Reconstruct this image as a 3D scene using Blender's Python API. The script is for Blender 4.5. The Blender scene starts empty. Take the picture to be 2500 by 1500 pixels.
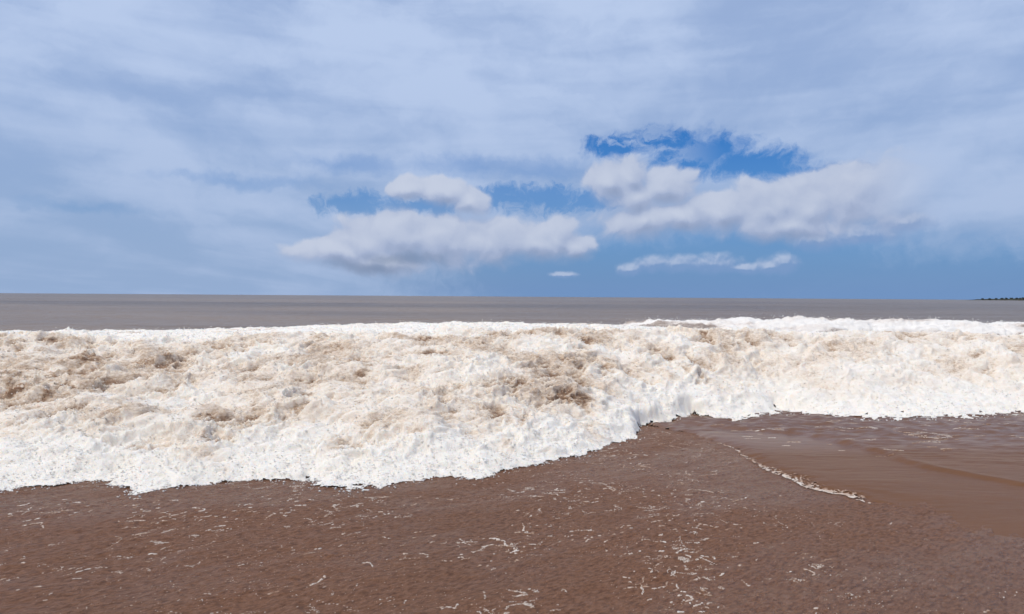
import bpy, math, random
import numpy as np

# ---------------------------------------------------------------- camera, sky, sun
scene = bpy.context.scene
COL = scene.collection
R = math.radians
CAM_H = 1.6
cam_data = bpy.data.cameras.new('camera')
cam_data.sensor_width = 36.0
cam_data.lens = 24.0
cam_data.clip_start = 0.05
cam_data.clip_end = 60000.0
cam = bpy.data.objects.new('camera', cam_data)
COL.objects.link(cam)
cam.location = (0.0, 0.0, CAM_H)
cam.rotation_mode = 'QUATERNION'
from mathutils import Euler, Matrix, Vector
cam.rotation_quaternion = (Euler((R(90 - 0.876), 0, 0)).to_matrix() @ Matrix.Rotation(R(0.39), 3, 'Z')).to_quaternion()
scene.camera = cam

scene.view_settings.view_transform = 'Standard'
scene.view_settings.look = 'None'
scene.view_settings.exposure = 0.0
scene.view_settings.gamma = 1.0

SUN_EL, SUN_AZ = 66.0, -125.0          # degrees; azimuth from +Y (out to sea) towards +X
sun_dir = Vector((math.sin(R(SUN_AZ)) * math.cos(R(SUN_EL)), math.cos(R(SUN_AZ)) * math.cos(R(SUN_EL)), math.sin(R(SUN_EL))))
sun_data = bpy.data.lights.new('sun', 'SUN')
sun_data.energy = 2.7
sun_data.angle = R(1.5)
sun_data.color = (1.0, 0.90, 0.76)
sun = bpy.data.objects.new('sun', sun_data)
COL.objects.link(sun)
sun.rotation_euler = (-sun_dir).to_track_quat('-Z', 'Y').to_euler()
sun.location = (0, 0, 50)


class NB:
    """small helper to write shader node graphs as expressions"""
    def __init__(self, tree):
        self.t = tree
    def new(self, kind):
        return self.t.nodes.new(kind)
    def put(self, sock, v):
        if isinstance(v, bpy.types.NodeSocket):
            self.t.links.new(v, sock)
        elif v is not None:
            sock.default_value = v
    def m(self, op, a, b=None, c=None, clamp=False):
        n = self.new('ShaderNodeMath'); n.operation = op; n.use_clamp = clamp
        self.put(n.inputs[0], a); self.put(n.inputs[1], b)
        if c is not None: self.put(n.inputs[2], c)
        return n.outputs[0]
    def v(self, op, a, b=None, c=None):
        n = self.new('ShaderNodeVectorMath'); n.operation = op
        self.put(n.inputs[0], a); self.put(n.inputs[1], b)
        if c is not None: self.put(n.inputs[2], c)
        return n.outputs['Value'] if op in ('LENGTH', 'DOT_PRODUCT', 'DISTANCE') else n.outputs['Vector']
    def comb(self, x, y, z):
        n = self.new('ShaderNodeCombineXYZ')
        self.put(n.inputs[0], x); self.put(n.inputs[1], y); self.put(n.inputs[2], z)
        return n.outputs[0]
    def sep(self, v):
        n = self.new('ShaderNodeSeparateXYZ'); self.put(n.inputs[0], v)
        return n.outputs
    def noise(self, vec, scale, detail=5, rough=0.55, dist=0.0, lac=2.0, color=False, dim='2D'):
        n = self.new('ShaderNodeTexNoise'); n.noise_dimensions = dim
        self.put(n.inputs['Vector'], vec); n.inputs['Scale'].default_value = scale
        n.inputs['Detail'].default_value = detail; n.inputs['Roughness'].default_value = rough
        n.inputs['Distortion'].default_value = dist; n.inputs['Lacunarity'].default_value = lac
        return n.outputs['Color' if color else 'Fac']
    def voro(self, vec, scale, feature='F1', detail=0.0, dim='2D'):
        n = self.new('ShaderNodeTexVoronoi'); n.feature = feature; n.voronoi_dimensions = dim
        self.put(n.inputs['Vector'], vec); n.inputs['Scale'].default_value = scale
        if 'Detail' in n.inputs: n.inputs['Detail'].default_value = detail
        return n.outputs['Distance']
    def ss(self, x, lo, hi, a=0.0, b=1.0):
        n = self.new('ShaderNodeMapRange'); n.interpolation_type = 'SMOOTHSTEP'; n.clamp = True
        self.put(n.inputs['Value'], x); self.put(n.inputs['From Min'], lo); self.put(n.inputs['From Max'], hi)
        self.put(n.inputs['To Min'], a); self.put(n.inputs['To Max'], b)
        return n.outputs['Result']
    def lin(self, x, lo, hi, a=0.0, b=1.0):
        n = self.new('ShaderNodeMapRange'); n.clamp = True
        self.put(n.inputs['Value'], x); self.put(n.inputs['From Min'], lo); self.put(n.inputs['From Max'], hi)
        self.put(n.inputs['To Min'], a); self.put(n.inputs['To Max'], b)
        return n.outputs['Result']
    def mix(self, f, a, b):
        n = self.new('ShaderNodeMix'); n.data_type = 'RGBA'
        self.put(n.inputs[0], f)
        for s, c in ((n.inputs[6], a), (n.inputs[7], b)):
            self.put(s, c if isinstance(c, bpy.types.NodeSocket) else (*c, 1.0))
        return n.outputs[2]
    def mulc(self, a, b):
        n = self.new('ShaderNodeMix'); n.data_type = 'RGBA'; n.blend_type = 'MULTIPLY'
        n.inputs[0].default_value = 1.0
        for s, c in ((n.inputs[6], a), (n.inputs[7], b)):
            self.put(s, c if isinstance(c, bpy.types.NodeSocket) else (*c, 1.0))
        return n.outputs[2]


def S(r, g, b):
    """8 bit sRGB to linear"""
    f = lambda c: c / 12.92 if c <= 0.04045 else ((c + 0.055) / 1.055) ** 2.4
    return tuple(f(c / 255.0) for c in (r, g, b))


world = bpy.data.worlds.new('World')
scene.world = world
world.use_nodes = True
world.cycles.sampling_method = 'MANUAL'
world.cycles.sample_map_resolution = 512
scene.cycles.max_bounces = 4
scene.cycles.diffuse_bounces = 3
scene.cycles.use_adaptive_sampling = True
scene.cycles.adaptive_threshold = 0.02
scene.cycles.adaptive_min_samples = 12
wt = world.node_tree
wt.nodes.clear()
W = NB(wt)
SKY_STRENGTH = 0.1


def cloud_col(r, g, b):
    return tuple(c / SKY_STRENGTH for c in S(r, g, b))


sky = W.new('ShaderNodeTexSky')
sky.sky_type = 'NISHITA'
sky.sun_disc = False
sky.sun_elevation = R(SUN_EL)
sky.sun_rotation = R(SUN_AZ)
sky.altitude = 0
sky.air_density = 1.0
sky.dust_density = 0.6
sky.ozone_density = 3.0

tc = W.new('ShaderNodeTexCoord').outputs['Generated']
D = W.v('NORMALIZE', tc)
dx, dy, dz = W.sep(D)
az = W.m('MULTIPLY', W.m('ARCTAN2', dx, dy), 180 / math.pi)
el = W.m('MULTIPLY', W.m('ARCSINE', dz), 180 / math.pi)
P = W.comb(az, el, 0.0)

# ---- small scale warp that gives every cloud edge its billows
w1 = W.v('SUBTRACT', W.noise(P, 0.16, 2, 0.5, color=True), (0.5, 0.5, 0.5))
w2 = W.v('SUBTRACT', W.noise(P, 0.62, 4, 0.55, color=True), (0.5, 0.5, 0.5))
Pw = W.v('ADD', P, W.v('MULTIPLY', w1, (2.6, 1.2, 0)))
Pc = W.v('ADD', Pw, W.v('MULTIPLY', w2, (0.9, 0.55, 0)))
Pw = W.v('ADD', Pw, W.v('MULTIPLY', w2, (1.8, 1.3, 0)))


def blobs(vec, items, k=0.25):
    """smooth union of ellipses; 1 in the middle, 0 on the outline, negative outside"""
    acc = None
    for (a, e, ra, re) in items:
        ln = W.v('LENGTH', W.v('MULTIPLY_ADD', vec, (1 / ra, 1 / re, 0), (-a / ra, -e / re, 0)))
        acc = ln if acc is None else W.m('SMOOTH_MIN', acc, ln, k)
    return W.m('SUBTRACT', 1.0, acc)


# ---- high veil: a flat layer of altostratus, streaky, seen in perspective
hz = W.m('ADD', W.m('MAXIMUM', dz, 0.0), 0.10)
q = W.comb(W.m('DIVIDE', dx, hz), W.m('DIVIDE', dy, hz), 0.0)
rot = W.new('ShaderNodeVectorRotate'); rot.rotation_type = 'Z_AXIS'
wt.links.new(q, rot.inputs['Vector']); rot.inputs['Angle'].default_value = R(10)
qr = rot.outputs[0]
qs = W.v('MULTIPLY', qr, (1.0, 0.36, 1.0))
n_big = W.noise(qs, 0.62, 3, 0.45, 0.6)
n_mid = W.noise(W.v('ADD', qs, (7.3, 2.1, 0)), 1.5, 3, 0.45, 0.4)
n_fine = W.noise(W.v('MULTIPLY', P, (0.07, 0.5, 0)), 1.0, 3, 0.5, 0.3)
mott = W.noise(W.v('MULTIPLY', Pw, (0.075, 0.17, 0)), 1.0, 5, 0.55, 0.25)
streak = W.m('ADD', W.m('ADD', W.m('MULTIPLY', n_big, 0.26), W.m('MULTIPLY', mott, 0.38)), W.m('ADD', W.m('MULTIPLY', n_mid, 0.20), W.m('MULTIPLY', n_fine, 0.16)))
veil_light = W.m('MULTIPLY', W.ss(streak, 0.41, 0.60), W.ss(el, -3.0, 7.0, 0.35, 1.0))

# ---- openings in the veil
GAPS = [(8.5, 12.4, 2.8, 1.1), (12.6, 12.9, 2.6, 1.0), (15.5, 11.4, 4.2, 2.0), (20.2, 10.4, 4.6, 1.4), (25.0, 9.8, 3.0, 0.6)]
GAPS2 = [(-12.5, 7.3, 4.0, 1.1), (-7.5, 7.2, 3.0, 0.7), (-1.0, 8.3, 2.6, 1.1), (2.6, 8.1, 3.2, 1.4), (6.6, 7.9, 2.4, 1.1)]
GAPS3 = [(-13.0, 10.5, 5.0, 0.7), (-4.0, 10.8, 5.0, 0.9), (-32.0, 6.1, 4.0, 0.45), (-22.0, 8.8, 6.0, 0.5), (2, 10.5, 4.0, 1.0)]
LOW = [(8.0, 1.4, 17.0, 3.8), (20.0, 2.4, 12.0, 3.7), (33.0, 0.3, 14.0, 3.6)]
rag = W.m('MULTIPLY', W.m('SUBTRACT', W.noise(Pw, 0.9, 6, 0.62), 0.5), 1.6)
g1 = W.ss(W.m('ADD', blobs(Pw, GAPS), W.m('MULTIPLY', rag, 0.62)), -0.28, 0.55)
wisp = W.ss(W.noise(W.v('MULTIPLY', Pw, (0.5, 1.0, 0)), 0.55, 5, 0.6), 0.44, 0.62)
g1 = W.m('MULTIPLY', g1, W.m('SUBTRACT', 1.0, W.m('MULTIPLY', wisp, W.ss(az, 17.5, 11.0, 0.0, 0.8))))
g2 = W.m('MULTIPLY', W.ss(W.m('ADD', blobs(Pw, GAPS2), rag), -0.25, 0.55), 0.85)
g3 = W.m('MULTIPLY', W.ss(W.m('ADD', blobs(Pw, GAPS3), W.m('MULTIPLY', rag, 0.6)), -0.6, 1.0), 0.42)
g4 = W.m('MULTIPLY', W.ss(W.m('ADD', blobs(Pw, LOW, 0.5), W.m('MULTIPLY', rag, 0.25)), -0.35, 0.45), 0.93)
gap = W.m('MAXIMUM', W.m('MAXIMUM', g1, g2), W.m('MAXIMUM', g3, g4))
cover = W.lin(streak, 0.32, 0.60, 0.80, 0.97)
veil_a = W.m('MULTIPLY', cover, W.m('SUBTRACT', 1.0, gap))
high = W.ss(el, 2.0, 22.0)
veil_dark = W.mix(high, cloud_col(151, 175, 211), cloud_col(162, 184, 221))
veil_lite = W.mix(high, cloud_col(172, 191, 223), cloud_col(187, 205, 236))
veil_c = W.mix(veil_light, veil_dark, veil_lite)

# ---- cumulus banks
CUM = [(-14.8, 3.5, 3.4, 1.3), (-12.4, 4.2, 3.2, 2.3), (-9.0, 4.6, 3.4, 2.6), (-5.4, 4.4, 3.6, 2.5), (-1.6, 4.5, 3.6, 2.2),
       (1.6, 4.5, 3.2, 1.8), (3.9, 5.0, 2.0, 1.9), (5.0, 4.4, 2.4, 1.2), (-11.0, 2.9, 5.0, 1.3),
       (-8.4, 8.7, 1.9, 1.1), (-6.2, 8.4, 2.4, 1.4), (-3.9, 7.8, 2.2, 1.2),
       (8.3, 9.4, 2.5, 2.0), (10.0, 9.8, 1.9, 1.8), (13.0, 8.7, 2.8, 1.9), (10.2, 7.9, 3.4, 1.8), (10.8, 6.1, 3.8, 1.6), (14.2, 6.3, 3.2, 1.5),
       (17.2, 6.6, 2.8, 1.9), (20.2, 6.9, 2.8, 2.2), (23.2, 7.0, 3.0, 2.6), (26.6, 7.6, 3.3, 3.0), (30.0, 7.2, 3.8, 2.8), (21.5, 5.7, 5.6, 1.4)]
SMALL = [(9.8, 2.35, 1.2, 0.6), (11.6, 2.75, 1.5, 0.75), (13.8, 2.8, 2.0, 0.8), (16.4, 2.75, 2.2, 0.75), (18.8, 2.35, 1.6, 0.5), (20.6, 2.5, 1.1, 0.65), (21.6, 2.8, 1.2, 0.85),
         (4.4, 1.8, 1.2, 0.3), (24.2, 4.5, 2.0, 0.9), (26.8, 4.8, 2.8, 0.8), (29.6, 5.6, 2.2, 0.7)]


def cumulus(vec, items, noise_amp, scale, k, det):
    a = W.m('SUBTRACT', 0.5, W.voro(vec, scale * 1.1))
    b = W.m('SUBTRACT', W.noise(vec, scale, det, 0.55), 0.5)
    n = W.m('ADD', W.m('MULTIPLY', a, noise_amp * 0.7), W.m('MULTIPLY', b, noise_amp * 1.5))
    return W.m('ADD', blobs(vec, items, k), n)


F = W.m('ADD', cumulus(Pc, CUM, 0.36, 0.50, 0.25, 6), 0.10)
Fu = W.m('ADD', cumulus(W.v('ADD', Pc, (-0.25, 0.75, 0)), CUM, 0.34, 0.50, 0.25, 1), 0.10)
lit = W.m('SUBTRACT', F, Fu)
soft = W.lin(lit, -0.3, 0.35, 0.75, 0.20)
den = W.m('MULTIPLY', W.ss(F, -0.10, soft), W.ss(az, 33.0, 26.0))
shade = W.ss(lit, -0.95, 0.78)
c_base = cloud_col(138, 153, 184)
c_mid = cloud_col(166, 179, 208)
c_top = cloud_col(200, 208, 226)
cum_c = W.mix(W.lin(shade, 0.45, 1.0), W.mix(W.lin(shade, 0.0, 0.5), c_base, c_mid), c_top)
Ps = W.v('ADD', P, W.v('MULTIPLY', w2, (0.7, 0.45, 0)))
Fs = W.m('ADD', cumulus(Ps, SMALL, 0.42, 0.95, 0.3, 5), 0.26)
Fsu = cumulus(W.v('ADD', Ps, (-0.1, 0.25, 0)), SMALL, 0.42, 0.95, 0.3, 2)
lit_s = W.m('SUBTRACT', W.m('SUBTRACT', Fs, 0.26), Fsu)
den_s = W.m('MULTIPLY', W.ss(Fs, -0.05, 0.85), 0.70)
small_c = W.mix(W.ss(lit_s, -0.15, 0.55), cloud_col(128, 156, 200), cloud_col(190, 202, 226))

blue = W.mulc(sky.outputs[0], (0.22, 0.61, 1.08))
haze_c = W.mix(W.ss(az, -30, 8), cloud_col(134, 160, 196), cloud_col(110, 145, 192))
base = W.mix(W.lin(el, 0.5, 13.0, 1.0, 0.0), blue, haze_c)
c = W.mix(veil_a, base, veil_c)
c = W.mix(den_s, c, small_c)
c = W.mix(W.m('MULTIPLY', den, 0.90), c, cum_c)
under = W.m('MULTIPLY', W.ss(W.m('ADD', blobs(Pc, [(-11.8, 2.35, 4.2, 0.55), (-9.0, 3.0, 4.5, 0.6)]), W.m('MULTIPLY', rag, 0.35)), -0.3, 0.9), 0.60)
c = W.mix(under, c, cloud_col(116, 135, 166))
bg = W.new('ShaderNodeBackground')
bg.inputs['Strength'].default_value = SKY_STRENGTH
wt.links.new(c, bg.inputs['Color'])
wo = W.new('ShaderNodeOutputWorld')
wt.links.new(bg.outputs[0], wo.inputs['Surface'])

# ---------------------------------------------------------------- numpy noise and mesh helpers
rng = np.random.default_rng(11)
random.seed(5)
PERM = np.concatenate([rng.permutation(256)] * 3).astype(np.int32)
GRAD = np.array([(1, 1, 0), (-1, 1, 0), (1, -1, 0), (-1, -1, 0), (1, 0, 1), (-1, 0, 1), (1, 0, -1), (-1, 0, -1),
                 (0, 1, 1), (0, -1, 1), (0, 1, -1), (0, -1, -1), (1, 1, 0), (-1, 1, 0), (0, -1, 1), (0, -1, -1)], dtype=np.float32)


def perlin(x, y, z=0.0):
    x = np.asarray(x, np.float32); y = np.asarray(y, np.float32); z = np.asarray(z, np.float32) + np.zeros_like(x)
    xi = np.floor(x).astype(np.int32); yi = np.floor(y).astype(np.int32); zi = np.floor(z).astype(np.int32)
    xf = x - xi; yf = y - yi; zf = z - zi
    xi &= 255; yi &= 255; zi &= 255
    fade = lambda t: t * t * t * (t * (t * 6 - 15) + 10)
    u, v, w = fade(xf), fade(yf), fade(zf)
    def corner(a, b, c):
        h = PERM[PERM[PERM[xi + a] + yi + b] + zi + c] & 15
        g = GRAD[h]
        return g[..., 0] * (xf - a) + g[..., 1] * (yf - b) + g[..., 2] * (zf - c)
    def lerp(a, b, t): return a + t * (b - a)
    x00 = lerp(corner(0, 0, 0), corner(1, 0, 0), u); x10 = lerp(corner(0, 1, 0), corner(1, 1, 0), u)
    x01 = lerp(corner(0, 0, 1), corner(1, 0, 1), u); x11 = lerp(corner(0, 1, 1), corner(1, 1, 1), u)
    return lerp(lerp(x00, x10, v), lerp(x01, x11, v), w)


def fbm(x, y, z=0.0, octv=4, gain=0.5, lac=2.03):
    a, f, s = 1.0, 1.0, 0.0
    for i in range(octv):
        s = s + a * perlin(x * f + 13.7 * i, y * f + 5.1 * i, np.asarray(z) * f + 7.7 * i)
        a *= gain; f *= lac
    return s


def sstep(x, lo, hi):
    t = np.clip((x - lo) / (hi - lo), 0, 1)
    return t * t * (3 - 2 * t)


def mesh_obj(name, verts, faces, mat, parent=None, attrs=None, smooth=True):
    """verts (n,3); faces (m,k) index array with one face size"""
    verts = np.ascontiguousarray(verts, np.float32); faces = np.ascontiguousarray(faces, np.int32)
    used = np.zeros(len(verts), bool); used[faces.ravel()] = True
    remap = np.cumsum(used, dtype=np.int32) - 1
    verts = verts[used]; faces = remap[faces]
    me = bpy.data.meshes.new(name)
    k = faces.shape[1]
    me.vertices.add(len(verts)); me.vertices.foreach_set('co', verts.ravel())
    me.loops.add(faces.size); me.loops.foreach_set('vertex_index', faces.ravel())
    me.polygons.add(len(faces)); me.polygons.foreach_set('loop_start', np.arange(0, faces.size, k, dtype=np.int32))
    me.polygons.foreach_set('use_smooth', np.full(len(faces), smooth))
    me.update(calc_edges=True)
    for an, av in (attrs or {}).items():
        at = me.attributes.new(an, 'FLOAT', 'POINT')
        at.data.foreach_set('value', np.ascontiguousarray(av, np.float32).ravel()[used])
    me.materials.append(mat)
    o = bpy.data.objects.new(name, me)
    COL.objects.link(o)
    if parent: o.parent = parent
    return o


def grid_faces(nr, nc, keep=None):
    i = np.arange(nr * nc, dtype=np.int32).reshape(nr, nc)
    f = np.stack([i[:-1, :-1], i[:-1, 1:], i[1:, 1:], i[1:, :-1]], -1)
    if keep is not None:
        kk = keep[:-1, :-1] & keep[:-1, 1:] & keep[1:, 1:] & keep[1:, :-1]
        f = f[kk]
    return f.reshape(-1, 4)


def grid_normals(X, Y, Z):
    p = np.stack([X, Y, Z], -1)
    du = np.gradient(p, axis=1); dv = np.gradient(p, axis=0)
    n = np.cross(du, dv)
    n /= np.linalg.norm(n, axis=-1, keepdims=True) + 1e-9
    return n


def tag(o, label=None, cat=None, group=None, kind=None):
    for k, v in (('label', label), ('category', cat), ('group', group), ('kind', kind)):
        if v: o[k] = v
    return o


def empty(name, loc=(0, 0, 0)):
    o = bpy.data.objects.new(name, None); COL.objects.link(o); o.location = loc
    o.empty_display_size = 0.2
    return o


# ---------------------------------------------------------------- materials
def material(name):
    m = bpy.data.materials.new(name); m.use_nodes = True
    b = NB(m.node_tree)
    pr = m.node_tree.nodes['Principled BSDF']
    return m, b, pr


def obj_co(b):
    return b.new('ShaderNodeTexCoord').outputs['Object']


def bump(b, pr, height, strength, dist):
    n = b.new('ShaderNodeBump'); n.inputs['Strength'].default_value = strength; n.inputs['Distance'].default_value = dist
    b.put(n.inputs['Height'], height)
    b.t.links.new(n.outputs[0], pr.inputs['Normal'])


def attr(b, name):
    n = b.new('ShaderNodeAttribute'); n.attribute_name = name
    return n.outputs['Fac']


def foam_material(name, white, cream, tan, brown, sss=0.0):
    m, b, pr = material(name)
    co = obj_co(b)
    silt = attr(b, 'silt')
    n1 = b.noise(co, 5.0, 5, 0.6, dim='3D')
    n2 = b.noise(b.v('MULTIPLY', co, (0.8, 0.8, 1.4)), 26.0, 3, 0.65, dim='3D')
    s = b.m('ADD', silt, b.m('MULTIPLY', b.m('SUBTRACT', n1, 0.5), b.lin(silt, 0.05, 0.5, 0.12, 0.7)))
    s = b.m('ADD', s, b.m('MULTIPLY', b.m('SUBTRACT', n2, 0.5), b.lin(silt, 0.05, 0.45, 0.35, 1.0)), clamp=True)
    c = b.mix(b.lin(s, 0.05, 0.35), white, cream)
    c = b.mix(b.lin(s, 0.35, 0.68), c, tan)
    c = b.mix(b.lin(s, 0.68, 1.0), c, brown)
    b.t.links.new(c, pr.inputs['Base Color'])
    pr.inputs['Roughness'].default_value = 0.75
    pr.inputs['Specular IOR Level'].default_value = 0.2
    pr.inputs['Subsurface Weight'].default_value = sss
    pr.inputs['Subsurface Radius'].default_value = (1.0, 0.85, 0.7)
    pr.inputs['Subsurface Scale'].default_value = 0.06
    bump(b, pr, b.noise(co, 75.0, 4, 0.65, dim='3D'), 0.8, 0.02)
    return m


M_FOAM = foam_material('sea_foam', (0.88, 0.83, 0.745), (0.79, 0.69, 0.575), (0.52, 0.40, 0.295), (0.26, 0.16, 0.10), 0.6)
M_FOAM_FAR = foam_material('far_foam', (0.86, 0.83, 0.78), (0.78, 0.72, 0.66), (0.46, 0.39, 0.34), (0.22, 0.175, 0.145))
M_FLECK = foam_material('foam_flecks', (0.76, 0.70, 0.63), (0.62, 0.50, 0.41), (0.42, 0.28, 0.20), (0.25, 0.14, 0.09))


def sand_material():
    m, b, pr = material('wet_sand')
    co = obj_co(b)
    rot = b.new('ShaderNodeVectorRotate'); rot.rotation_type = 'Z_AXIS'
    b.put(rot.inputs['Vector'], co); rot.inputs['Angle'].default_value = R(-38)
    st = b.v('MULTIPLY', rot.outputs[0], (0.45, 1.0, 1.0))
    big = b.noise(co, 0.55, 3, 0.5)
    mid = b.noise(st, 14.0, 5, 0.6)
    fine = b.noise(st, 78.0, 3, 0.6)
    c = b.mix(b.ss(big, 0.3, 0.7), (0.248, 0.120, 0.065), (0.232, 0.117, 0.067))
    c = b.mix(b.m('MULTIPLY', b.ss(mid, 0.35, 0.75), 0.5), c, (0.275, 0.145, 0.088))
    c = b.mix(b.m('MULTIPLY', b.ss(fine, 0.42, 0.68), 0.5), c, (0.09, 0.042, 0.026))
    grain = b.noise(st, 40.0, 2, 0.6)
    c = b.mix(b.m('MULTIPLY', b.ss(grain, 0.50, 0.72), 0.6), c, (0.10, 0.048, 0.030))
    c = b.mix(b.m('MULTIPLY', b.ss(grain, 0.48, 0.28), 0.45), c, (0.31, 0.18, 0.125))
    b.t.links.new(c, pr.inputs['Base Color'])
    film = b.ss(b.noise(b.v('MULTIPLY', rot.outputs[0], (0.5, 1.1, 1.0)), 0.9, 4, 0.6), 0.42, 0.62)
    b.put(pr.inputs['Roughness'], b.m('SUBTRACT', b.lin(mid, 0.3, 0.7, 0.40, 0.55), b.m('MULTIPLY', film, 0.20)))
    b.put(pr.inputs['Specular IOR Level'], b.lin(film, 0.0, 1.0, 0.10, 0.17))
    h = b.m('ADD', b.m('MULTIPLY', fine, 0.55), b.m('SUBTRACT', b.noise(co, 200.0, 2, 0.6), b.m('MULTIPLY', grain, 0.9)))
    bump(b, pr, h, 0.9, 0.012)
    return m


M_SAND = sand_material()


def water_material(name, c1, c2, rough, spec, rip, ripscale, dist):
    m, b, pr = material(name)
    co = obj_co(b)
    st = b.v('MULTIPLY', co, (0.30, 1.0, 1.0))
    big = b.noise(st, 0.35, 4, 0.55)
    mid = b.noise(st, 2.6, 4, 0.55)
    f = b.m('ADD', b.m('MULTIPLY', b.ss(big, 0.3, 0.7), 0.6), b.m('MULTIPLY', b.ss(mid, 0.3, 0.7), 0.4))
    b.t.links.new(b.mix(f, c1, c2), pr.inputs['Base Color'])
    pr.inputs['Roughness'].default_value = rough
    pr.inputs['Specular IOR Level'].default_value = spec
    pr.inputs['IOR'].default_value = 1.33
    b.put(pr.inputs['Specular IOR Level'], b.ss(b.sep(co)[1], 7.0, 8.9, spec, 1.0))
    bump(b, pr, b.noise(st, ripscale, 4, 0.6), rip, dist)
    return m


M_SWASH = water_material('muddy_shallow_water', (0.150, 0.073, 0.037), (0.170, 0.086, 0.047), 0.32, 0.05, 0.35, 16.0, 0.010)


def sea_material():
    m, b, pr = material('muddy_sea_water')
    co = obj_co(b)
    st = b.v('MULTIPLY', co, (0.28, 1.0, 1.0))
    far = b.noise(st, 0.011, 4, 0.6, 0.6)
    near = b.noise(st, 0.10, 4, 0.6, 0.4)
    f = b.m('ADD', b.m('MULTIPLY', b.ss(far, 0.38, 0.62), 0.65), b.m('MULTIPLY', b.ss(near, 0.36, 0.64), 0.35))
    b.t.links.new(b.mix(f, (0.122, 0.094, 0.072), (0.225, 0.166, 0.118)), pr.inputs['Base Color'])
    pr.inputs['Roughness'].default_value = 0.30
    pr.inputs['Specular IOR Level'].default_value = 0.13
    pr.inputs['IOR'].default_value = 1.33
    bump(b, pr, b.noise(b.v('MULTIPLY', co, (0.4, 1.0, 1.0)), 1.6, 5, 0.6), 0.6, 0.25)
    return m


M_SEA = sea_material()

# ---------------------------------------------------------------- layout of the shore (metres, camera stands at x = 0, y = 0)
FRONT = np.array([(-16, 6.2), (-10, 5.6), (-6.5, 5.8), (-5.0, 5.45), (-4.14, 5.52), (-3.81, 5.68), (-3.54, 5.85), (-2.98, 5.49), (-2.43, 5.88), (-1.82, 5.96), (-1.55, 5.61),
                  (-1.13, 5.62), (-0.55, 6.14), (-0.25, 6.03), (0.12, 6.54), (0.63, 6.99), (1.16, 7.72), (1.53, 8.22), (1.76, 9.24),
                  (2.2, 9.42), (2.67, 9.9), (3.12, 9.46), (3.78, 9.83), (4.23, 10.23), (4.95, 9.7), (5.67, 9.46), (6.8, 9.85),
                  (7.64, 10.18), (10.0, 9.9), (16.0, 10.4)])
CREST = np.array([(-16, 10.6, 0.85), (-10.04, 10.8, 0.87), (-8.25, 11, 0.86), (-6.27, 11, 0.76), (-4.41, 11.3, 0.8), (-2.48, 11.8, 0.84), (-0.72, 12, 0.92),
                  (1.5, 12.5, 0.93), (3.51, 13, 0.94), (6.07, 13.5, 0.93), (8.16, 13.6, 0.91), (10.2, 13.6, 0.89), (16, 13.6, 0.89)])
BACK = np.array([(-18, 15, 0.62), (-14.41, 15.5, 0.64), (-12.0, 16, 0.64), (-9.4, 16.5, 0.65), (-6.63, 17, 0.71), (-3.78, 18, 0.80), (-1.11, 18.5, 0.83),
                 (2.16, 18, 0.84), (4.59, 17, 0.8), (6.97, 15.5, 0.80), (9.0, 15, 0.76), (11.25, 15, 0.76), (18, 15, 0.75)])
SWASH_EDGE = np.array([(3.7, 1.0), (3.45, 2.5), (3.25, 3.6), (3.14, 4.19), (2.99, 4.54), (2.87, 5.04), (2.79, 5.54), (2.55, 5.8), (2.47, 6.33), (2.45, 6.81), (2.47, 7.69), (2.30, 8.54), (1.7, 9.6), (1.2, 12.0)])
RIDGE = np.array([(6.5, 4.6), (5.2, 5.3), (4.38, 5.84), (4.23, 6.03), (4.02, 6.38), (3.91, 6.86), (3.85, 7.73), (3.60, 8.37), (2.92, 8.84), (2.3, 9.4), (1.9, 12.0)])


def beach_z(X, Y):
    return -0.028 * np.maximum(Y - 5.0, 0) ** 1.15 - 0.10 * np.maximum(Y - 11.0, 0) + 0.03 * np.maximum(-Y, 0)


def swash_surface(X, Y):
    wob = 0.07 * fbm(X * 0.0 + 3.3, Y * 2.2, 0.0, 3) + 0.025 * fbm(X * 0 + 1.0, Y * 11, 0.0, 2)
    d = X - np.interp(Y, SWASH_EDGE[:, 1], SWASH_EDGE[:, 0]) + wob
    rid = X - np.interp(Y, RIDGE[:, 1], RIDGE[:, 0]) + 0.10 * fbm(X * 0, Y * 1.6, 8.0, 3)
    far = sstep(Y, 6.6, 8.6)
    thin = sstep(Y, 4.9, 6.0)
    Z = beach_z(X, Y) - 0.020 + (0.030 + 0.025 * thin) * np.sqrt(np.clip(d / (0.75 - 0.45 * thin), 0, 1)) + 0.012 * sstep(d, 0.5, 2.5) * (1 - thin)
    rs = sstep(rid, -0.10, 0.06)
    Z = Z + 0.020 * rs + 0.010 * np.exp(-((rid - 0.03) / 0.08) ** 2) * (0.4 + 0.6 * sstep(Y, 5.6, 6.6))
    rip = 0.011 * fbm(X * 1.5 + 0.4 * Y, Y * 4.8, 0.0, 3, 0.6) + 0.005 * fbm(X * 5.5, Y * 17, 3.0, 2)
    rough = 0.25 + 2.6 * np.maximum(rs * far, 0.9 * sstep(Y, 8.0, 9.2)) + 0.35 * sstep(fbm(X * 0.6, Y * 0.8, 61.0, 2), 0.0, 0.4)
    Z = Z + rip * rough
    Z = Z + (0.2 + 0.8 * thin) * (0.010 + 0.006 * fbm(X * 7, Y * 7, 14.0, 3)) * np.exp(-((d - 0.14) / 0.10) ** 2)
    return Z, d


_fx = np.linspace(-16, 16, 641)
_fy = np.interp(_fx, FRONT[:, 0], FRONT[:, 1])
_k = np.exp(-(np.arange(-40, 41) * 0.05 / 1.0) ** 2)
_pad = np.pad(_fy, 40, mode='edge')
FS = np.stack([_fx, np.convolve(_pad, _k / _k.sum(), mode='valid')], -1)


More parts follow.
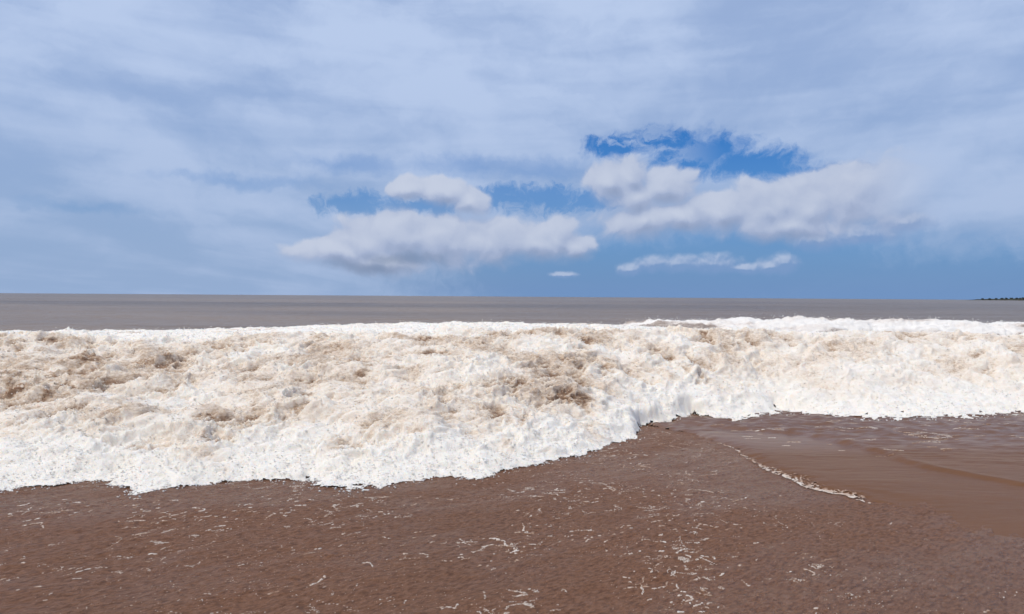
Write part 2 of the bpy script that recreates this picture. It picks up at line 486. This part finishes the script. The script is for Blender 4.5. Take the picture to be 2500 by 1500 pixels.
def beach_ground(X, Y):
    a = R(38); S1 = X * math.cos(a) + Y * math.sin(a); T1 = -X * math.sin(a) + Y * math.cos(a)
    return beach_z(X, Y) + sstep(Y, 0.5, 2.0) * (0.010 * fbm(S1 * 1.1, T1 * 3.0, 0.0, 3) + 0.008 * fbm(S1 * 5, T1 * 9, 4.0, 3, 0.6) + 0.0022 * fbm(S1 * 22, T1 * 34, 2.0, 2, 0.6))


def wave_profile(X, Y):
    """height of the broken wave without its lumps, and the distance behind its front"""
    yf = np.interp(X, FRONT[:, 0], FRONT[:, 1]); yc = np.interp(X, CREST[:, 0], CREST[:, 1]); zc = np.interp(X, CREST[:, 0], CREST[:, 2])
    yb = np.interp(X, BACK[:, 0], BACK[:, 1]); zb = np.interp(X, BACK[:, 0], BACK[:, 2])
    ys = np.interp(X, FS[:, 0], FS[:, 1])
    t = np.clip((Y - ys) / (yc - ys), 0, 1)
    face = zc * (0.82 * t ** (0.95 + 0.55 * sstep(X, 2.2, 5.0)) + 0.18 * np.sin(np.pi * t / 2) ** (1 + sstep(X, 2.2, 5.0)))
    t2 = np.clip((Y - yc) / (yb - yc), 0, 1)
    z = np.where(Y < yc, face, zc + (zb - zc) * t2 - 0.05 * np.sin(np.pi * t2))
    z = z - (zb + 0.35) * sstep(Y, yb, yb + 2.8)
    return z, Y - yf, t, t2, Y - yb, Y - ys

# thin, silty places in the foam: x, y, half width, half depth, amount of silt
SILT = [(-7.74, 10.5, 0.31, 0.32, 0.9), (-6.63, 9.62, 0.43, 0.46, 0.65), (-5.61, 9.18, 0.41, 0.48, 0.85), (-5.11, 9.67, 0.38, 0.41, 0.95), (-5.71, 8.82, 0.48, 0.35, 0.7), (-5.93, 8.16, 0.32, 0.58, 0.85), (-5.33, 7.8, 0.3, 0.47, 0.75), (-5.34, 8.36, 0.16, 0.19, 0.6), (-4.25, 8.54, 0.26, 0.31, 0.55), (-4.54, 8.06, 0.11, 0.17, 0.45), (-3.63, 9.18, 0.29, 0.48, 0.5), (-3.15, 9.9, 0.27, 0.4, 0.85), (-2.71, 8.77, 0.32, 0.48, 0.42), (-2.41, 7.37, 0.14, 0.21, 0.6), (-2.12, 9.67, 0.27, 0.66, 0.7), (-1.95, 9.02, 0.11, 0.21, 0.8), (-1.72, 9.88, 0.15, 0.28, 0.55), (-0.71, 9.85, 0.3, 0.4, 0.42), (-0.59, 8.15, 0.3, 0.34, 0.5), (0.1, 8.67, 0.17, 0.28, 0.6), (-0.05, 8.09, 0.16, 0.25, 0.42), (0.92, 8.11, 0.2, 0.31, 0.42), (-2.92, 6.59, 0.13, 0.28, 0.55), (-2.59, 6.07, 0.07, 0.12, 0.5), (-3.58, 6.62, 0.16, 0.14, 0.45), (-4.06, 7.04, 0.09, 0.12, 0.5), (-4.97, 7.39, 0.23, 0.32, 0.5), (-1.6, 6.82, 0.21, 0.29, 0.42), (0.0, 6.91, 0.11, 0.17, 0.35), (3.59, 11.96, 0.37, 0.6, 0.5), (2.97, 11.26, 0.28, 0.37, 0.42), (2.32, 10.76, 0.21, 0.28, 0.5), (4.02, 11.36, 0.55, 0.39, 0.36), (6.31, 12.66, 0.4, 0.27, 0.42), (5.19, 11.54, 0.29, 0.23, 0.36), (0.07, 11.99, 0.47, 0.48, 0.5), (4.3, 10.54, 0.08, 0.13, 0.45), (-2.99, 7.9, 0.33, 0.42, 0.35), (-4.47, 7.45, 0.36, 0.29, 0.35), (-0.88, 6.97, 0.13, 0.16, 0.4), (0.51, 9.53, 0.34, 0.42, 0.32), (1.49, 9.96, 0.3, 0.42, 0.3)]


def billow(X, Y, Z, scales):
    d = 0.0
    for i, (fr, amp) in enumerate(scales):
        d = d + amp * (np.abs(perlin(X * fr + 3.1 * i, Y * fr + 9.7 * i, Z * fr + 1.3 * i)) * 2.0 - 0.35)
    return d


def fan(u0, u1, du, y0, y1, k):
    u = np.arange(u0, u1 + du / 2, du)
    y = np.exp(np.arange(math.log(y0), math.log(y1), k))
    Y, U = np.meshgrid(y, u, indexing='ij')
    return U * Y, Y


# ---------------------------------------------------------------- the beach and the sea
def build_beach():
    uu = np.concatenate([-np.geomspace(0.9, 60, 40)[::-1], np.arange(-0.895, 0.896, 0.0026), np.geomspace(0.9, 60, 40)])
    yy = np.concatenate([-np.geomspace(0.3, 200, 30)[::-1] , np.linspace(-0.2, 2.2, 40), np.exp(np.arange(math.log(2.21), math.log(11.0), 0.0032)), np.linspace(11.1, 30, 20)])
    Yg, Ug = np.meshgrid(yy, uu, indexing='ij')
    X = Ug * np.sqrt(np.maximum(Yg, 0) ** 2 + 0.25)
    Z = beach_ground(X, Yg)
    o = mesh_obj('beach', np.stack([X, Yg, Z], -1).reshape(-1, 3), grid_faces(*X.shape), M_SAND)
    return tag(o, 'wet brown sand of the beach in the foreground', kind='structure')


def build_sea():
    y = np.concatenate([np.exp(np.arange(math.log(11.5), math.log(400), 0.0075)), np.geomspace(405, 40000, 60)])
    u = np.concatenate([-np.geomspace(1.2, 12, 14)[::-1], np.arange(-1.19, 1.195, 0.008), np.geomspace(1.2, 12, 14)])
    Y, U = np.meshgrid(y, u, indexing='ij')
    X = U * Y
    fade = 1 - sstep(Y, 120, 380)
    ph = Y + 1.6 * fbm(X * 0.03, Y * 0.05, 0.0, 2) + 0.06 * X
    Z = -0.22 + fade * (0.07 * np.sin(ph * 2 * math.pi / 17.0) + 0.05 * fbm(X * 0.10, Y * 0.33, 1.0, 3) + 0.035 * fbm(X * 0.5, Y * 1.1, 5.0, 3, 0.55))
    o = mesh_obj('sea', np.stack([X, Y, Z], -1).reshape(-1, 3), grid_faces(*X.shape), M_SEA)
    return tag(o, 'grey brown muddy sea reaching the horizon', kind='structure')


def build_swash():
    X, Y = fan(0.10, 1.35, 0.0040, 1.6, 12.2, 0.0035)
    Z, d = swash_surface(X, Y)
    o = mesh_obj('shallow_water', np.stack([X, Y, Z], -1).reshape(-1, 3), grid_faces(*X.shape, d > -0.004), M_SWASH)
    return tag(o, 'smooth brown sheet of shallow water sliding over the sand', kind='structure')


build_beach()
build_sea()
build_swash()


# ---------------------------------------------------------------- the broken wave
def build_wave():
    root = empty('breaking_wave', (0, 8.0, 0))
    tag(root, 'large broken wave of white and silty brown foam rolling onto the sand', 'wave')
    X, Y = fan(-1.02, 1.02, 0.0021, 5.0, 21.5, 0.0026)
    z, m, t, t2, bk, ms = wave_profile(X, Y)
    rag = 0.16 * fbm(X * 1.1, Y * 1.1, 2.0, 3) + 0.13 * fbm(X * 4.0, Y * 4.0, 6.0, 4, 0.62)
    m = m + rag
    sw, sd = swash_surface(X, Y)
    base = np.maximum(beach_ground(X, Y) + 0.003, np.where(sd > 0, sw + 0.003, -9.0))
    # a thin lacy film runs ahead of the thick foam
    right = sstep(X, 2.2, 4.5)
    lw = 0.16 + 0.10 * fbm(X * 1.3, Y * 0 + 2.0, 1.0, 2) + 0.55 * right
    lace = np.abs(perlin(X * 6.5, Y * 5.0, 3.0)) + 0.6 * np.abs(perlin(X * 14, Y * 11, 9.0)) + 0.35 * np.abs(perlin(X * 29, Y * 24, 4.0))
    keep = (m > 0) & (lace < 0.20 + 1.2 * np.clip(m / lw, 0, 1) ** 1.3)
    mt = m - 0.55 * lw
    rise = sstep(mt, 0.0, 0.5)
    Z = np.where(z > 0, base * (1 - sstep(mt, 0.0, 2.5)), base) + 0.050 * np.clip(mt / 0.4, 0, 1) ** 0.8 * (1 - 0.5 * right) + z * sstep(mt, -0.05, 0.30) * sstep(ms + rag + 0.15, -0.3, 0.9 + 0.6 * right)
    body = sstep(mt, 0.1, 1.2) * (1 - sstep(bk, -4.0, -1.0) * 0.75)
    lump = fbm(X * 0.75 + 0.3 * Y, Y * 0.9, 3.0, 2)
    Z = Z + body * (0.12 * lump + 0.07 * (np.abs(perlin(X * 1.35 + 0.4 * Y, Y * 1.5, 8.0)) * 2 - 0.5))
    Z = np.maximum(Z, base + 0.002)
    N = grid_normals(X, Y, Z)
    wx = X + 0.16 * perlin(X * 2.3, Y * 2.3, Z * 2.3 + 5) + 0.05 * perlin(X * 6.3, Y * 6.3, Z * 6 + 5)
    wy = Y + 0.16 * perlin(X * 2.3, Y * 2.3, Z * 2.3 + 15) + 0.05 * perlin(X * 6.3, Y * 6.3, Z * 6 + 15)
    calm = 1 - 0.55 * sstep(t2, 0.02, 0.5)
    ca, sa = math.cos(R(52)), math.sin(R(52))
    fx, fy = (wx * ca + wy * sa) * 0.66, -wx * sa + wy * ca
    puff = billow(fx, fy, Z, [(2.6, 0.045), (5.6, 0.030)])
    # churned water: thin ridges and torn crests
    churn = np.zeros_like(X)
    for i, (fr, amp) in enumerate([(2.1, 0.075), (4.6, 0.050), (9.5, 0.030), (19.0, 0.018), (38.0, 0.011)]):
        churn = churn + amp * ((1 - np.abs(perlin(fx * fr + 7 * i, fy * fr + 3 * i, Z * fr + i)) * 1.9) ** 2 - 0.42)
    where = sstep(fbm(X * 0.8, Y * 1.0, 44.0, 3), -0.35, 0.30) * (1 - 0.65 * sstep(X, 2.5, 5.5))
    fine = (puff * (1 - 0.7 * where) + churn * (0.45 + 0.75 * where)) * (0.10 + 0.90 * sstep(mt, 0.0, 0.8)) * calm * (1 - 0.45 * right * (1 - sstep(t, 0.35, 0.7)))
    d = fine
    Xd, Yd, Zd = X + N[..., 0] * d, Y + N[..., 1] * d, Z + N[..., 2] * d
    Zd = np.maximum(Zd, base)
    hug = sstep(m, 0.0, 0.05)
    Xd, Yd, Zd = X + (Xd - X) * hug, Y + (Yd - Y) * hug, Zd * hug + (base - 0.012) * (1 - hug)
    # silt: patches of thin foam over brown water
    silt = np.zeros_like(X)
    jx = X + 0.16 * fbm(X * 2.1, Y * 2.1, 40.0, 3); jy = Y + 0.22 * fbm(X * 2.1, Y * 2.1, 60.0, 3)
    for (cx, cy, rx, ry, s) in SILT:
        r2 = ((jx - cx) / (rx * 1.4)) ** 2 + ((jy - cy) / (ry * 1.3)) ** 2
        silt = np.maximum(silt, 1.25 * s * np.exp(-r2 * 0.9))
    silt = silt * np.clip(0.75 + 0.9 * fbm(X * 5.0, Y * 7.0, 9.0, 3, 0.6), 0, 1.3)
    mid = sstep(m, 0.6, 1.8) * (1 - sstep(t2, 0.0, 0.12))
    silt = np.maximum(silt, mid * np.clip(0.46 + 0.6 * fbm(X * 0.9, Y * 1.2, 70.0, 4, 0.55), 0.12, 0.75))
    left = sstep(-X, 3.2, 6.0) * sstep(Y, 7.4, 8.2) * (1 - sstep(Y, 9.9, 10.7))
    silt = np.maximum(silt, left * np.clip(0.58 + 0.9 * fbm(X * 1.6, Y * 2.4, 75.0, 4, 0.6), 0, 0.95))
    backf = sstep(t2, 0.1, 0.4)
    silt = np.maximum(silt, backf * np.clip(-0.22 + 1.1 * fbm(X * 0.7, Y * 2.4, 80.0, 4, 0.6), 0, 0.85))
    silt = np.maximum(silt, sstep(bk + 0.6 * fbm(X * 0.8, Y * 0.8, 22.0, 3), 0.5, 0.9))
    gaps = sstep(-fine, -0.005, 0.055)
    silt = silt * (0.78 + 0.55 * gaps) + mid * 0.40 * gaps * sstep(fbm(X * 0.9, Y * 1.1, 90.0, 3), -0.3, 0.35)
    silt = silt * (1 - 0.50 * sstep(X, 1.5, 5.0) * (1 - 0.6 * sstep(t, 0.45, 0.8)))
    silt = np.clip(silt, 0, 1) * (1 - 0.9 * (1 - sstep(m, lw * 0.3, lw + 0.25)))
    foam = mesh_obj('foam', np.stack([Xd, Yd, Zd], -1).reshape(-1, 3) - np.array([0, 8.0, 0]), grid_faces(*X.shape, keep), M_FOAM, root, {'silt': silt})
    # spray: drops and foam clots thrown off the front and the crest
    ok = np.argwhere(keep)
    mm = m[keep]; bb = bk[keep]; ss = silt[keep]
    w = 0.22 * np.exp(-np.clip(mm, 0, 9) / 0.18) + 0.10 * (np.abs(bb) < 0.8) + 0.12 * (bb < -1)
    r2 = np.random.default_rng(3)
    pick = ok[r2.choice(len(ok), 32000, p=w / w.sum())]
    pi = (pick[:, 0], pick[:, 1])
    cen = np.stack([Xd[pi], Yd[pi], Zd[pi]], -1)
    edge = np.exp(-np.clip(m[pi], 0, 9) / 0.25)
    cen[:, 0] += r2.normal(0, 0.05, len(cen)); cen[:, 1] -= np.abs(r2.normal(0, 0.10, len(cen))) * edge
    up = np.abs(r2.exponential(0.022, len(cen)))
    cen[:, 2] = np.where(edge > 0.5, np.maximum(beach_ground(cen[:, 0], cen[:, 1]) + 0.003, np.where(swash_surface(cen[:, 0], cen[:, 1])[1] > 0, swash_surface(cen[:, 0], cen[:, 1])[0] + 0.004, -9)) + up * 0.4, cen[:, 2] + up * 0.7 - 0.002)
    size = r2.uniform(0.003, 0.011, len(cen)) * (0.6 + 0.05 * cen[:, 1])
    drops('spray', cen - np.array([0, 8.0, 0]), size, M_FOAM, root, np.clip(silt[pi] * 0.7 + r2.uniform(-0.1, 0.2, len(cen)), 0, 1))
    return root


OCT = np.array([(1, 0, 0), (-1, 0, 0), (0, 1, 0), (0, -1, 0), (0, 0, 1), (0, 0, -1)], np.float32)
OCTF = np.array([(0, 2, 4), (2, 1, 4), (1, 3, 4), (3, 0, 4), (2, 0, 5), (1, 2, 5), (3, 1, 5), (0, 3, 5)], np.int32)


def drops(name, cen, size, mat, parent, silt):
    r3 = np.random.default_rng(8)
    n = len(cen)
    sc = size[:, None, None] * r3.uniform(0.6, 1.4, (n, 6, 1))
    v = cen[:, None, :] + OCT[None] * sc * np.array([1.3, 1.0, 0.8])
    f = OCTF[None] + (np.arange(n) * 6)[:, None, None]
    o = mesh_obj(name, v.reshape(-1, 3), f.reshape(-1, 3), mat, parent, {'silt': np.repeat(silt, 6)})
    o['kind'] = 'stuff'
    return o


build_wave()


def build_far_wave():
    root = empty('breaking_wave', (10, 24.0, 0))
    tag(root, 'low farther line of white foam breaking behind the large wave on the right', 'wave')
    X, Y = fan(0.06, 1.15, 0.0026, 19.5, 29.0, 0.0022)
    hx = np.interp(X, [1.0, 3.31, 5.04, 7.2, 10.8, 15.1, 18.0, 34.0], [0.0, 0.56, 0.79, 0.83, 0.90, 0.83, 0.77, 0.74])
    yc = 24.0 + 0.5 * fbm(X * 0.12, X * 0, 3.0, 2)
    s = Y - yc
    prof = np.where(s < 0, np.exp(-(s / 1.5) ** 2), np.exp(-(s / 1.9) ** 2))
    ends = sstep(X, 1.6, 4.0)
    Z = -0.32 + (hx + 0.30) * prof * (0.35 + 0.65 * ends)
    N = grid_normals(X, Y, Z)
    d = billow(X, Y, Z, [(0.9, 0.10), (2.0, 0.07), (5.0, 0.045), (11.0, 0.022)]) * sstep(prof, 0.15, 0.6)
    P3 = np.stack([X, Y, Z], -1) + N * d[..., None]
    cover = 0.85 - 1.0 * fbm(X * 0.30, Y * 1.6, 5.0, 4, 0.6) - 0.35 * sstep(-s, 1.7, 2.9) - 0.9 * (1 - sstep(X, 4.5, 7.5)) * sstep(np.abs(s), 0.1, 0.5)
    silt = np.clip(1.0 - cover, 0, 1.0) * 0.8
    silt = np.maximum(silt, sstep((hx - Z) + 0.14 * fbm(X * 0.25, Y * 1.5, 9.0, 3, 0.6), 0.36, 0.50) * (s < 0.3))
    mesh_obj('foam', P3.reshape(-1, 3) - np.array([10, 24.0, 0]), grid_faces(*X.shape), M_FOAM_FAR, root, {'silt': silt})
    r2 = np.random.default_rng(4)
    n = 700
    ux = r2.uniform(0.10, 1.1, n); i = r2.integers(0, X.shape[1], n)
    j = np.argmax(P3[:, :, 2], axis=0)[i]
    cen = P3[j, i] + r2.normal(0, 0.12, (n, 3)) * np.array([1, 1, 0.3]); cen[:, 2] += r2.exponential(0.015, n)
    drops('spray', cen - np.array([10, 24.0, 0]), r2.uniform(0.006, 0.02, n), M_FOAM, root, r2.uniform(0, 0.2, n))
    return root


build_far_wave()


# ---------------------------------------------------------------- foam left by the swash
def build_swash_foam():
    pts = np.array([(2.46, 7.9), (2.46, 7.4), (2.44, 6.81), (2.46, 6.33), (2.50, 5.92), (2.66, 5.66), (2.84, 5.46), (2.92, 5.30)])
    y = np.linspace(7.95, 5.32, 1100); w = np.linspace(0, 1, 46)
    Yc, Wg = np.meshgrid(y, w, indexing='ij')
    wob = 0.07 * fbm(Yc * 0.0 + 3.3, Yc * 2.2, 0.0, 3) + 0.025 * fbm(Yc * 0 + 1.0, Yc * 11, 0.0, 2)
    Xe = np.interp(Yc, SWASH_EDGE[:, 1], SWASH_EDGE[:, 0]) - wob - 0.025
    width = np.interp(Yc, [5.32, 5.45, 5.7, 6.1, 6.6, 7.2, 7.95], [0.01, 0.10, 0.24, 0.19, 0.10, 0.04, 0.01])
    width = width * (0.8 + 0.7 * fbm(Yc * 0, Yc * 3.0, 12.0, 3))
    X = Xe + Wg * width
    d = X - (Xe + 0.025)
    ground = np.maximum(swash_surface(X, Yc)[0], beach_ground(X, Yc) + 0.002)
    dome = np.sqrt(np.clip(1 - np.abs(Wg * 2 - 1) ** 2.5, 0, 1))
    Z = ground + 0.004 + dome * (0.002 + 0.006 * (np.abs(perlin(X * 20, Yc * 20, 2.0)) * 2) + 0.005 * np.abs(perlin(X * 40, Yc * 40, 5.0)) * 2)
    net = np.abs(perlin(X * 19, Yc * 13, 7.0)) + 0.6 * np.abs(perlin(X * 42, Yc * 30, 3.0))
    keep = (net < 0.22 + 0.30 * (1 - Wg) ** 2) & (Wg < 2)
    silt = np.clip(0.32 + 0.5 * Wg + 0.5 * fbm(X * 7, Yc * 7, 2.0, 3), 0.12, 0.8)
    o = mesh_obj('foam_line', np.stack([X, Yc, Z], -1).reshape(-1, 3), grid_faces(*X.shape, keep), M_FLECK, None, {'silt': silt})
    return tag(o, 'thin crinkled cream foam line along the edge of the shallow water', 'foam')


build_swash_foam()


def build_flecks():
    r = np.random.default_rng(21)
    cen, rad, ang, sil = [], [], [], []
    zones = [  # centre x, y, spread along x, y, share, mean direction in degrees
        (-2.7, 4.6, 0.9, 0.7, 0.20, 42), (-2.2, 5.2, 1.2, 0.4, 0.12, 38), (0.25, 3.9, 0.6, 0.6, 0.17, 30), (0.9, 5.2, 0.7, 0.9, 0.19, 24),
        (1.5, 7.2, 0.5, 0.8, 0.12, 18), (1.3, 3.8, 0.45, 0.5, 0.08, 20), (0.7, 3.4, 0.9, 0.3, 0.06, 28), (5.2, 8.5, 1.5, 0.55, 0.16, 2)]
    share = np.array([z[4] for z in zones]); share = share / share.sum()
    zi = r.choice(len(zones), 2500, p=share)
    zz = np.array(zones)[zi]
    xs = zz[:, 0] + r.normal(0, 1, len(zi)) * zz[:, 2]; ys = zz[:, 1] + r.normal(0, 1, len(zi)) * zz[:, 3]
    patchy = fbm(xs * 1.5, ys * 1.5, 3.0, 2)
    limit = np.interp(xs, FRONT[:, 0], FRONT[:, 1]); edge = np.interp(ys, SWASH_EDGE[:, 1], SWASH_EDGE[:, 0])
    for x, y, a0, zx, pt, lim, ed in zip(xs, ys, zz[:, 5], zz[:, 0], patchy, limit, edge):
        water = x > ed - 0.1
        if y < 2.4 or y > min(9.6, lim - 0.03) or pt < 0.02 or (water and zx < 4): continue
        big = r.random() < 0.04 and not water
        L = r.uniform(0.07, 0.24) if big else min(0.006 + r.exponential(0.024), 0.11)
        if water: L = r.uniform(0.03, 0.22)
        n = max(1, int(L / 0.0055))
        a = R(a0 + r.normal(0, 32 if big else 18))
        if water: a = R(r.normal(2, 5))
        da = r.normal(0, 0.06)
        cx, cy = x, y
        fat = r.uniform(0.7, 1.5); s0 = r.uniform(0.0, 0.6)
        for i in range(n):
            if r.random() < 0.62:
                cen.append((cx + r.normal(0, 0.0022), cy + r.normal(0, 0.0022), water))
                rad.append(fat * r.uniform(0.0014, 0.0066) * (1.1 if water else 1.0)); ang.append(a); sil.append(s0 + r.uniform(-0.1, 0.25))
            if not water: a += da + r.normal(0, 0.20)
            cx += math.cos(a) * L / n; cy += math.sin(a) * L / n
    # lacy nets: foam gathered along the lines between bubbles
    k = 420000
    zi = r.choice(len(zones), k, p=share); zz = np.array(zones)[zi]
    xs = zz[:, 0] + r.normal(0, 1.25, k) * zz[:, 2]; ys = zz[:, 1] + r.normal(0, 1.25, k) * zz[:, 3]
    qx = xs * 0.8 + 0.35 * fbm(xs * 2.0, ys * 2.0, 31.0, 2); qy = ys * 0.8 - 0.3 * xs + 0.35 * fbm(xs * 2.0, ys * 2.0, 35.0, 2)
    net = np.minimum(np.abs(perlin(qx * 3.4, qy * 4.2, 12.0)), 1.4 * np.abs(perlin(qx * 8.0, qy * 9.0, 15.0)))
    where = fbm(xs * 1.1, ys * 1.3, 5.0, 3)
    lim = np.interp(xs, FRONT[:, 0], FRONT[:, 1]); ed = np.interp(ys, SWASH_EDGE[:, 1], SWASH_EDGE[:, 0])
    brk = fbm(xs * 7.0, ys * 9.0, 19.0, 2)
    g = (net < 0.026) & (where > 0.10) & (brk > 0.08) & (ys > 2.4) & (ys < np.minimum(lim - 0.03, 9.3)) & (xs < ed - 0.1)
    for x, y, bk in zip(xs[g], ys[g], brk[g]):
        cen.append((x, y, False)); rad.append(r.uniform(0.001, 0.003) * (0.7 + 1.5 * min(bk, 0.5))); ang.append(R(25)); sil.append(r.uniform(0.0, 0.5))
    # loose specks of foam all over the wet sand
    k = 10000
    xs = r.uniform(-4, 2.4, k); ys = 2.5 * np.exp(r.uniform(0, 1.2, k))
    lim = np.interp(xs, FRONT[:, 0], FRONT[:, 1])
    g = (ys < lim) & (fbm(xs * 0.9, ys * 0.9, 8.0, 3) > 0.0)
    for x, y in zip(xs[g], ys[g]):
        cen.append((x, y, False)); rad.append(r.uniform(0.0008, 0.0026)); ang.append(R(30)); sil.append(r.uniform(0.2, 0.8))
    cen = np.array(cen); rad = np.array(rad); ang = np.array(ang); sil = np.array(sil)
    n = len(cen)
    th = np.arange(6) * math.pi / 3
    rr = rad[:, None] * r.uniform(0.55, 1.5, (n, 6))
    lx, ly = np.cos(th) * rr * 1.5, np.sin(th) * rr * 0.8
    ca, sa = np.cos(ang)[:, None], np.sin(ang)[:, None]
    vx = cen[:, :1] + lx * ca - ly * sa; vy = cen[:, 1:2] + lx * sa + ly * ca
    gz = beach_ground(cen[:, 0], cen[:, 1]) + 0.001
    sz_, sd_ = swash_surface(cen[:, 0], cen[:, 1])
    gz = np.where(sd_ > 0.02, np.maximum(gz, sz_ + 0.003), gz)
    ring0 = np.stack([vx, vy, np.repeat(gz[:, None], 6, 1) - 0.004], -1)
    ring1 = np.stack([cen[:, :1] + (vx - cen[:, :1]) * 0.75, cen[:, 1:2] + (vy - cen[:, 1:2]) * 0.75, gz[:, None] + 0.001 + rr * 0.15], -1)
    top = np.stack([cen[:, 0], cen[:, 1], gz + 0.0012 + rad * 0.25], -1)[:, None]
    V = np.concatenate([ring0, ring1, top], 1)
    q = np.arange(6); q2 = (q + 1) % 6
    tri = np.concatenate([np.stack([q, q2, q2 + 6], -1), np.stack([q, q2 + 6, q + 6], -1), np.stack([q + 6, q2 + 6, np.full(6, 12)], -1)])
    F = tri[None] + (np.arange(n) * 13)[:, None, None]
    o = mesh_obj('foam_flecks', V.reshape(-1, 3), F.reshape(-1, 3), M_FLECK, None, {'silt': np.repeat(np.clip(sil, 0, 0.9), 13)})
    return tag(o, 'scattered cream flecks and streaks of foam left on the wet sand', kind='stuff')


build_flecks()


# ---------------------------------------------------------------- the far headland with its trees
def build_headland():
    m, b, pr = material('headland_ground')
    b.t.links.new(b.mix(b.noise(obj_co(b), 0.05, 3), (0.035, 0.045, 0.03), (0.07, 0.06, 0.045)), pr.inputs['Base Color'])
    pr.inputs['Roughness'].default_value = 0.95
    y0 = 2500.0
    xs = np.linspace(1660, 2900, 240); w = np.linspace(0, 1, 24)
    Xg, Wg = np.meshgrid(xs, w, indexing='ij')
    width = 18 + 260 * sstep(Xg, 1660, 2600)
    Y = y0 + (Wg - 0.3) * width + 6 * fbm(Xg * 0.02, Wg * 3, 0.0, 3)
    hgt = np.interp(Xg, [1660, 1700, 1800, 2000, 2900], [0.0, 3.4, 6.2, 9.0, 15.0])
    Z = -0.6 + hgt * np.sin(np.pi * Wg) ** 0.6 * (1 + 0.5 * fbm(Xg * 0.03, Wg * 2, 5.0, 3))
    o = mesh_obj('headland', np.stack([Xg, Y, Z], -1).reshape(-1, 3), grid_faces(*Xg.shape), m)
    tag(o, 'low dark spit of land on the horizon at the far right', kind='structure')
    leaf, b, pr = material('far_foliage')
    b.t.links.new(b.mix(b.noise(obj_co(b), 0.4, 3, dim='3D'), (0.028, 0.045, 0.026), (0.055, 0.075, 0.040)), pr.inputs['Base Color'])
    pr.inputs['Roughness'].default_value = 0.8
    bark, b, pr = material('far_bark')
    b.t.links.new(b.mix(b.noise(obj_co(b), 2.0, 3, dim='3D'), (0.05, 0.04, 0.03), (0.09, 0.07, 0.05)), pr.inputs['Base Color'])
    r = np.random.default_rng(17)
    words = ['leftmost and smallest of the far trees on the spit', 'second far tree from the left end of the spit', 'third far tree from the left end of the spit',
             'fourth far tree from the left end of the spit', 'fifth far tree from the left end of the spit', 'sixth far tree from the left end of the spit',
             'seventh far tree from the left end of the spit', 'eighth far tree from the left end of the spit', 'ninth far tree from the left end of the spit',
             'tallest far tree at the right edge of the picture']
    spec = [(1722, 4.2, 9), (1747, 4.8, 9), (1772, 5.2, 9), (1793, 5.4, 9), (1809, 6.6, 9), (1829, 6.4, 10), (1846, 6.6, 9), (1858, 6.2, 8), (1871, 7.0, 10), (1888, 9.6, 11)]
    for i, (x, h, w) in enumerate(spec):
        t = empty('far_tree', (x, y0 - 2 + r.uniform(-3, 3), 2.2 + i * 0.25))
        tag(t, 'dark round-topped tree, ' + words[i], 'tree', 'trees on the far spit')
        # trunk with limbs
        V, F = [], []
        def limb(p0, p1, r0, r1):
            p0, p1 = np.array(p0, float), np.array(p1, float)
            dirn = (p1 - p0) / np.linalg.norm(p1 - p0)
            a = np.cross(dirn, (0.3, 1, 0.2)); a /= np.linalg.norm(a); c = np.cross(dirn, a)
            b0 = sum(len(q) for q in V)
            ring = [(math.cos(q * math.pi / 3), math.sin(q * math.pi / 3)) for q in range(6)]
            V.append(np.array([p0 + (a * s + c * e) * r0 for s, e in ring] + [p1 + (a * s + c * e) * r1 for s, e in ring]))
            F.extend([(b0 + q, b0 + (q + 1) % 6, b0 + 6 + (q + 1) % 6, b0 + 6 + q) for q in range(6)])
        limb((0, 0, -1.5), (0.2, 0, h * 0.5), 0.35, 0.2)
        for q in range(5):
            an = q * 1.26 + r.uniform(0, 0.6)
            limb((0.15, 0, h * 0.42), (math.cos(an) * w * 0.3, math.sin(an) * w * 0.3, h * r.uniform(0.6, 0.85)), 0.16, 0.05)
        mesh_obj('trunk', np.concatenate(V), np.array(F), bark, t)
        # crown: leaf clumps scattered through several uneven lobes
        lob = [(r.uniform(-0.32, 0.32) * w, r.uniform(-0.3, 0.3) * w, h * r.uniform(0.5, 0.85), w * r.uniform(0.16, 0.27)) for _ in range(9)]
        n = 900
        q = r.integers(0, 9, n); L = np.array(lob)[q]
        dv = r.normal(0, 1, (n, 3)); dv /= np.linalg.norm(dv, axis=1, keepdims=True)
        cen = L[:, :3] + dv * (L[:, 3] * r.uniform(0.3, 1.0, n) ** 0.5)[:, None] * np.array([1, 1, 0.8])
        cen[:, 2] = np.maximum(cen[:, 2], 0.3)
        e1 = r.normal(0, 1, (n, 3)); e1 /= np.linalg.norm(e1, axis=1, keepdims=True)
        e2 = np.cross(e1, r.normal(0, 1, (n, 3))); e2 /= np.linalg.norm(e2, axis=1, keepdims=True)
        sz = r.uniform(0.35, 0.8, n)[:, None]
        vv = np.stack([cen - e1 * sz, cen + e2 * sz * 0.6, cen + e1 * sz, cen - e2 * sz * 0.6], 1).reshape(-1, 3)
        mesh_obj('crown', vv, np.arange(n * 4).reshape(n, 4), leaf, t, smooth=False)


build_headland()
